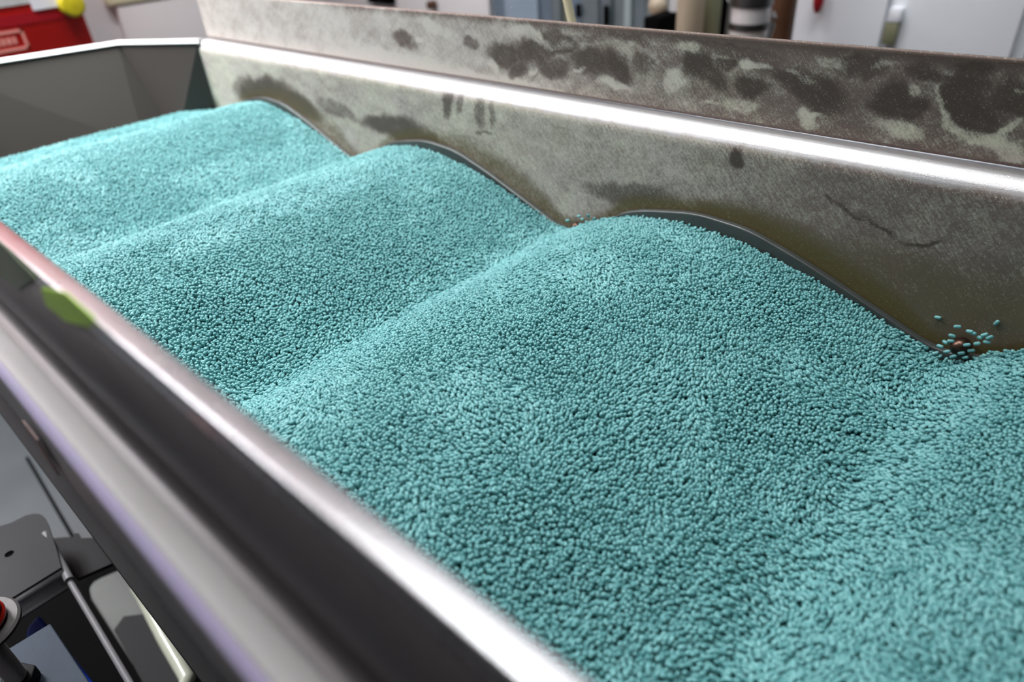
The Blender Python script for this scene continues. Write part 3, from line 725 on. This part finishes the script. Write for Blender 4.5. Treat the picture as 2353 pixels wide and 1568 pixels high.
p = at_y(2050, 72, YB-.012); b = MB(); b.box(p[0]-.018, p[0]+.012, YB-.022, YB, p[2]-.028, p[2]+.02, bev=.004); o = b.build('latch', M['olive'], o2); o['label'] = 'olive latch body'
# next cabinet beyond the dark gap at the very right
b = MB(); b.box(xr+.035, xr+.55, YB+.03, YB+.6, FZ, 1.25, bev=.004); tag(b.build('grey_cabinet', M['bluegrey'], None), 'grey cabinet edge at the far right beside the white cupboard', 'cabinet')
# brown lagged pipe
p = at_y(1793, 60, 1.75); b = MB(); b.tube((p[0], p[1], FZ), (p[0], p[1], 1.0), .031, n=24)
b.tube((p[0], p[1], .10), (p[0], p[1], .12), .035, n=24)
tag(b.build('lagged_pipe', M['brown'], None), 'dark brown upright pipe left of the white cupboard', 'pipe')
# canister with bands and wire bail
YC = 1.55
p = at_y(1722, 60, YC); r_ = abs(at_y(1765, 60, YC)[0]-at_y(1682, 60, YC)[0])/2*.98
tb_z = p[2]-.10
cn = empty('canister', (p[0], p[1], tb_z), 'pale grey cylindrical canister with dark bands beside the brown pipe', 'canister')
b = MB(); b.lathe([(r_*.9, tb_z), (r_, tb_z+.006), (r_, tb_z+.30), (r_*.8, tb_z+.33), (r_*.4, tb_z+.335)], (p[0], p[1], 0), 36); b.build('body', M['white_warm'], cn)
for py_, h_ in ((8, .010), (66, .007)):
    zz = at_y(1722, py_, YC-r_)[2]; b = MB(); b.lathe([(r_+.001, zz-h_), (r_+.003, zz-h_), (r_+.003, zz+h_), (r_+.001, zz+h_)], (p[0], p[1], 0), 36); b.build('band', M['grey'] if 'grey' in M else M['steel_dark'], cn)
zz = at_y(1722, 66, YC-r_)[2]
b = MB(); b.path([(p[0]+s_*(r_+.008), p[1]-.004, zz+dz) for s_, dz in ((1, -.06), (1, -.02), (1.12, .004), (1.15, .018), (1.0, .028))], .005, 10); b.build('clamp', M['steel'], cn)
b = MB(); b.path([(p[0]-(r_+.010), p[1]-.004, zz-.07), (p[0]-(r_+.008), p[1]-.004, zz+.0), (p[0]-(r_+.002), p[1]-.004, zz+.16)], .0045, 10); b.build('wire', M['steel'], cn)
# bench carrying canister and bottles
xa, xb_ = bx(1440, YC), bx(1775, YC)
bn = empty('side_bench', ((xa+xb_)/2, YC+.05, FZ), 'narrow bench behind the far wall carrying bottles and the canister', 'bench')
b = MB(); b.box(xa-.1, xb_+.02, YC-.10, YC+.16, tb_z-.03, tb_z-.0005, bev=.003); b.build('bench_top', M['tan'], bn)
for sx_ in (xa-.06, xb_-.02):
    b = MB(); b.box(sx_-.015, sx_+.015, YC-.08, YC-.05, FZ, tb_z-.03); b.build('leg', M['steel_dark'], bn)
def bottle(px, rad, h, mat, lab, y=YC, neck=.45, cap=None):
    p = at_y(px, 50, y); z0 = tb_z
    e_ = empty('bottle', (p[0], p[1], z0), lab, 'bottle')
    b = MB(); b.lathe([(rad*.92, z0), (rad, z0+.006), (rad, z0+h*.7), (rad*.8, z0+h*.8), (rad*neck, z0+h*.87), (rad*neck, z0+h*.95)], (p[0], p[1], 0), 28); b.build('bottle_body', mat, e_)
    b = MB(); b.lathe([(rad*neck*1.15, z0+h*.95), (rad*neck*1.15, z0+h), (rad*neck*.3, z0+h)], (p[0], p[1], 0), 28); b.build('cap', cap or M['black'], e_)
bottle(1655, .022, .16, M['black'], 'dark slim bottle directly left of the pale canister', y=1.62)
bottle(1630, .024, .22, M['olive'], 'olive brown bottle, second from the pale canister', y=1.57)
bottle(1585, .030, .25, M['tan'], 'tan bottle in the middle of the bench row', y=1.50)
bottle(1556, .020, .20, M['silver'], 'silver grey bottle between the tan bottle and the dark box', y=1.61, cap=M['paper'])
p = at_y(1524, 60, YC)
b = MB(); b.box(p[0]-.030, p[0]+.012, YC-.04, YC+.06, tb_z, at_y(1524, 34, YC)[2], bev=.003); tag(b.build('storage_box', M['black'], None), 'small black box on the bench beside the grey aluminium posts', 'box')
p = at_y(1512, 14, YC+.095); b = MB(); b.sphere((p[0], p[1], p[2]), .026, (1, .8, .9)).tube((p[0], p[1], tb_z), (p[0], p[1], p[2]), .008)
tag(b.build('brush', M['tan'], None), 'tan round headed brush standing behind the black box', 'brush')
# row of upright aluminium posts / blue grey cabinet
YD = 1.75
xa, xb_ = bx(1128, YD), bx(1245, YD)
gc = empty('instrument_cabinet', ((xa+xb_)/2, YD+.15, FZ), 'blue grey cabinet behind the middle of the far wall, left of the cream rod', 'cabinet')
b = MB(); b.box(xa, bx(1262, YD), YD+.012, YD+.35, FZ+.02, 1.1, bev=.004); b.build('body', M['bluegrey'], gc)
b = MB(); b.box(bx(1160, YD), bx(1236, YD), YD, YD+.012, FZ+.06, 1.05, bev=.003); b.build('door', plain('pale_blue_grey_paint', (.27, .34, .42), .35), gc)
cols = [(1262, 1282, 'alu'), (1284, 1300, 'olive2'), (1303, 1330, 'bluegrey'), (1333, 1372, 'alu'), (1376, 1400, 'alu2'), (1403, 1432, 'alu'), (1433, 1448, 'alu3'), (1452, 1478, 'alu2'), (1482, 1508, 'alu')]
M['olive2'] = plain('grey_green_paint', (.13, .14, .11), .45); M['alu2'] = plain('dull_aluminium', (.17, .21, .235), .4, metal=.4); M['alu3'] = plain('pale_aluminium', (.46, .54, .57), .3, metal=.4)
lk = empty('profile_rack', (bx(1385, YD), YD+.05, FZ), 'rack of upright aluminium profiles behind the far wall, right of the cream rod', 'rack')
for a_, c_, mm_ in cols:
    b = MB(); xx0, xx1 = bx(a_, YD), bx(c_, YD); b.box(xx0, xx1, YD+random.uniform(0, .02), YD+.06, FZ+.01, 1.0, bev=.003)
    b.build('profile', M[mm_], lk)
b = MB(); b.box(bx(1262, YD), bx(1508, YD), YD+.06, YD+.10, FZ, -.6); b.build('cross_rail', M['steel_dark'], lk)
b = MB(); b.box(bx(1262, YD), bx(1508, YD), YD+.06, YD+.10, .6, .66); b.build('cross_rail', M['steel_dark'], lk)
for px_, py_, hh in ((1328, 25, .018), (1392, 36, .026)):
    p = at_y(px_, py_, YD-.004); b = MB(); b.box(p[0]-.007, p[0]+.007, YD-.008, YD+.004, p[2]-hh, p[2]+hh, bev=.003); b.build('slot', M['black'], lk)
# cream rod leaning behind the far sheet
q0 = at_y(1301, -8, .62); q1 = at_y(1320, 75, .62); dv = q1-q0
b = MB(); b.path([tuple(q0-dv*3), tuple(q0), tuple(q1), tuple(q1+dv*4)], .0046, 12); tag(b.build('cream_rod', M['cream'], None), 'thin cream coloured rod standing right behind the far sheet', 'rod')
# white cabinet behind the left half of the far sheet
xa, xb_ = bx(560, YB), bx(1127, YB)
wc = empty('white_cabinet', ((xa+xb_)/2, YB+.3, FZ), 'white cabinet with a dark knob behind the left half of the far wall', 'cabinet')
b = MB(); b.box(xa, xb_, YB+.022, YB+.6, FZ+.02, 1.25, bev=.004); b.build('body', M['white_warm'], wc)
b = MB(); b.box(xa, xb_-.004, YB, YB+.02, FZ+.06, 1.24, bev=.003); d0 = b.build('door', M['white_warm'], wc)
p = at_y(990, 12, YB-.02); b = MB(); b.tube((p[0], YB-.03, p[2]), (p[0], YB, p[2]), .015); b.build('knob', M['brown'], d0)
p0_ = at_y(858, 6, YB); p1_ = at_y(912, 16, YB); b = MB(); b.box(p0_[0], p1_[0], YB-.03, YB, p1_[2]+.012, p1_[2]+.12, bev=.004); b.build('display_panel', M['black'], wc)

# ------------------------------------------------------------------ things beyond the end wall (left)
XL = -2.5
def ly(px, py=50, x=XL): return at_x(px, py, x)[1]
y0_, y1_ = ly(268), ly(560)
hs = empty('white_housing', (XL-.3, .6, FZ), 'white machine housing with a raised square panel beyond the end of the tray', 'machine housing')
b = MB(); b.box(XL-.7, XL, -.9, y1_, FZ+.02, 1.2, bev=.006); b.build('body', M['white_warm'], hs)
z_t = at_x(300, 8, XL)[2]
b = MB(); b.box(XL, XL+.025, ly(272), y1_-.02, -.5, z_t, bev=.006); b.build('panel', M['white_warm'], hs)
b = MB(); b.box(XL, XL+.03, ly(255), y1_-.02, z_t+.004, z_t+.03, bev=.003); b.build('trim_strip', M['cream'], hs)
XR = -2.15
yr = ly(212, 85, XR); zb = at_x(100, 200, XR)[2]
rb = empty('red_control_box', (XR-.15, yr-.4, zb), 'red control box with labels and a yellow knob beyond the tray end wall', 'control box')
b = MB(); b.box(XR-.33, XR, yr-.85, yr, zb, .9, bev=.004); b.build('housing', M['red'], rb)
def rp_(px, py): p = at_x(px, py, XR); return p[1], p[2]
def rface(name, x0, y0, x1, y1, mat, d0=.0, d1=.003, bev=0.0, par=None):
    (ya, za), (yb, zb_) = rp_(x0, y1), rp_(x1, y0); (yc, zc_) = rp_(x0, y0)
    b = MB(); b.box(XR+d0, XR+d1, min(ya, yb), max(ya, yb), min(za, zb_), max(za, zb_), bev=bev); return b.build(name, mat, par or rb, smooth=False)
o = rface('silver_label', -60, -60, 52, 26, M['silver']); o['label'] = 'silver printed label'
o = rface('white_label', 76, -30, 118, 24, M['paper'], .0005, .0055)
o = rface('recess', -40, 34, 190, 44, M['darkred'], .0, .002)
# framed plate with a short line of illegible pale print
(ya, za), (yb, zb_) = rp_(-30, 112), rp_(50, 66)
b = MB(); t_ = .006
y_a, y_b, z_a, z_b = ya, yb, min(za, zb_)-.015, max(za, zb_)
b.box(XR, XR+.002, y_a, y_b, z_b-t_, z_b).box(XR, XR+.002, y_a, y_b, z_a, z_a+t_).box(XR, XR+.002, y_b-t_, y_b, z_a, z_b).box(XR, XR+.002, y_a, y_a+t_, z_a, z_b)
o = b.build('label_frame', M['pink'], rb, smooth=False); o['label'] = 'pale outlined name plate'
b = MB(); rr = random.Random(3); yy = y_b-.022
while yy > y_a+.02:
    w_ = rr.uniform(.006, .012); h_ = (z_b-z_a)*.17; zc_ = (z_a+z_b)/2; b.box(XR, XR+.002, yy-w_, yy, zc_-h_, zc_+h_); yy -= w_+.004
b.build('lettering', M['pink'], rb, smooth=False)
(yk, zk) = rp_(155, 8)
b = MB(); Rx = Matrix.Rotation(math.radians(90), 4, 'Y')
b.lathe([(.026, 0), (.026, .008), (.022, .010), (.021, .02), (.029, .024), (.030, .034), (.024, .040), (.006, .042)], (XR, yk, zk), 28, Rx); o = b.build('knob', M['yellow'], rb); o['label'] = 'yellow round knob'
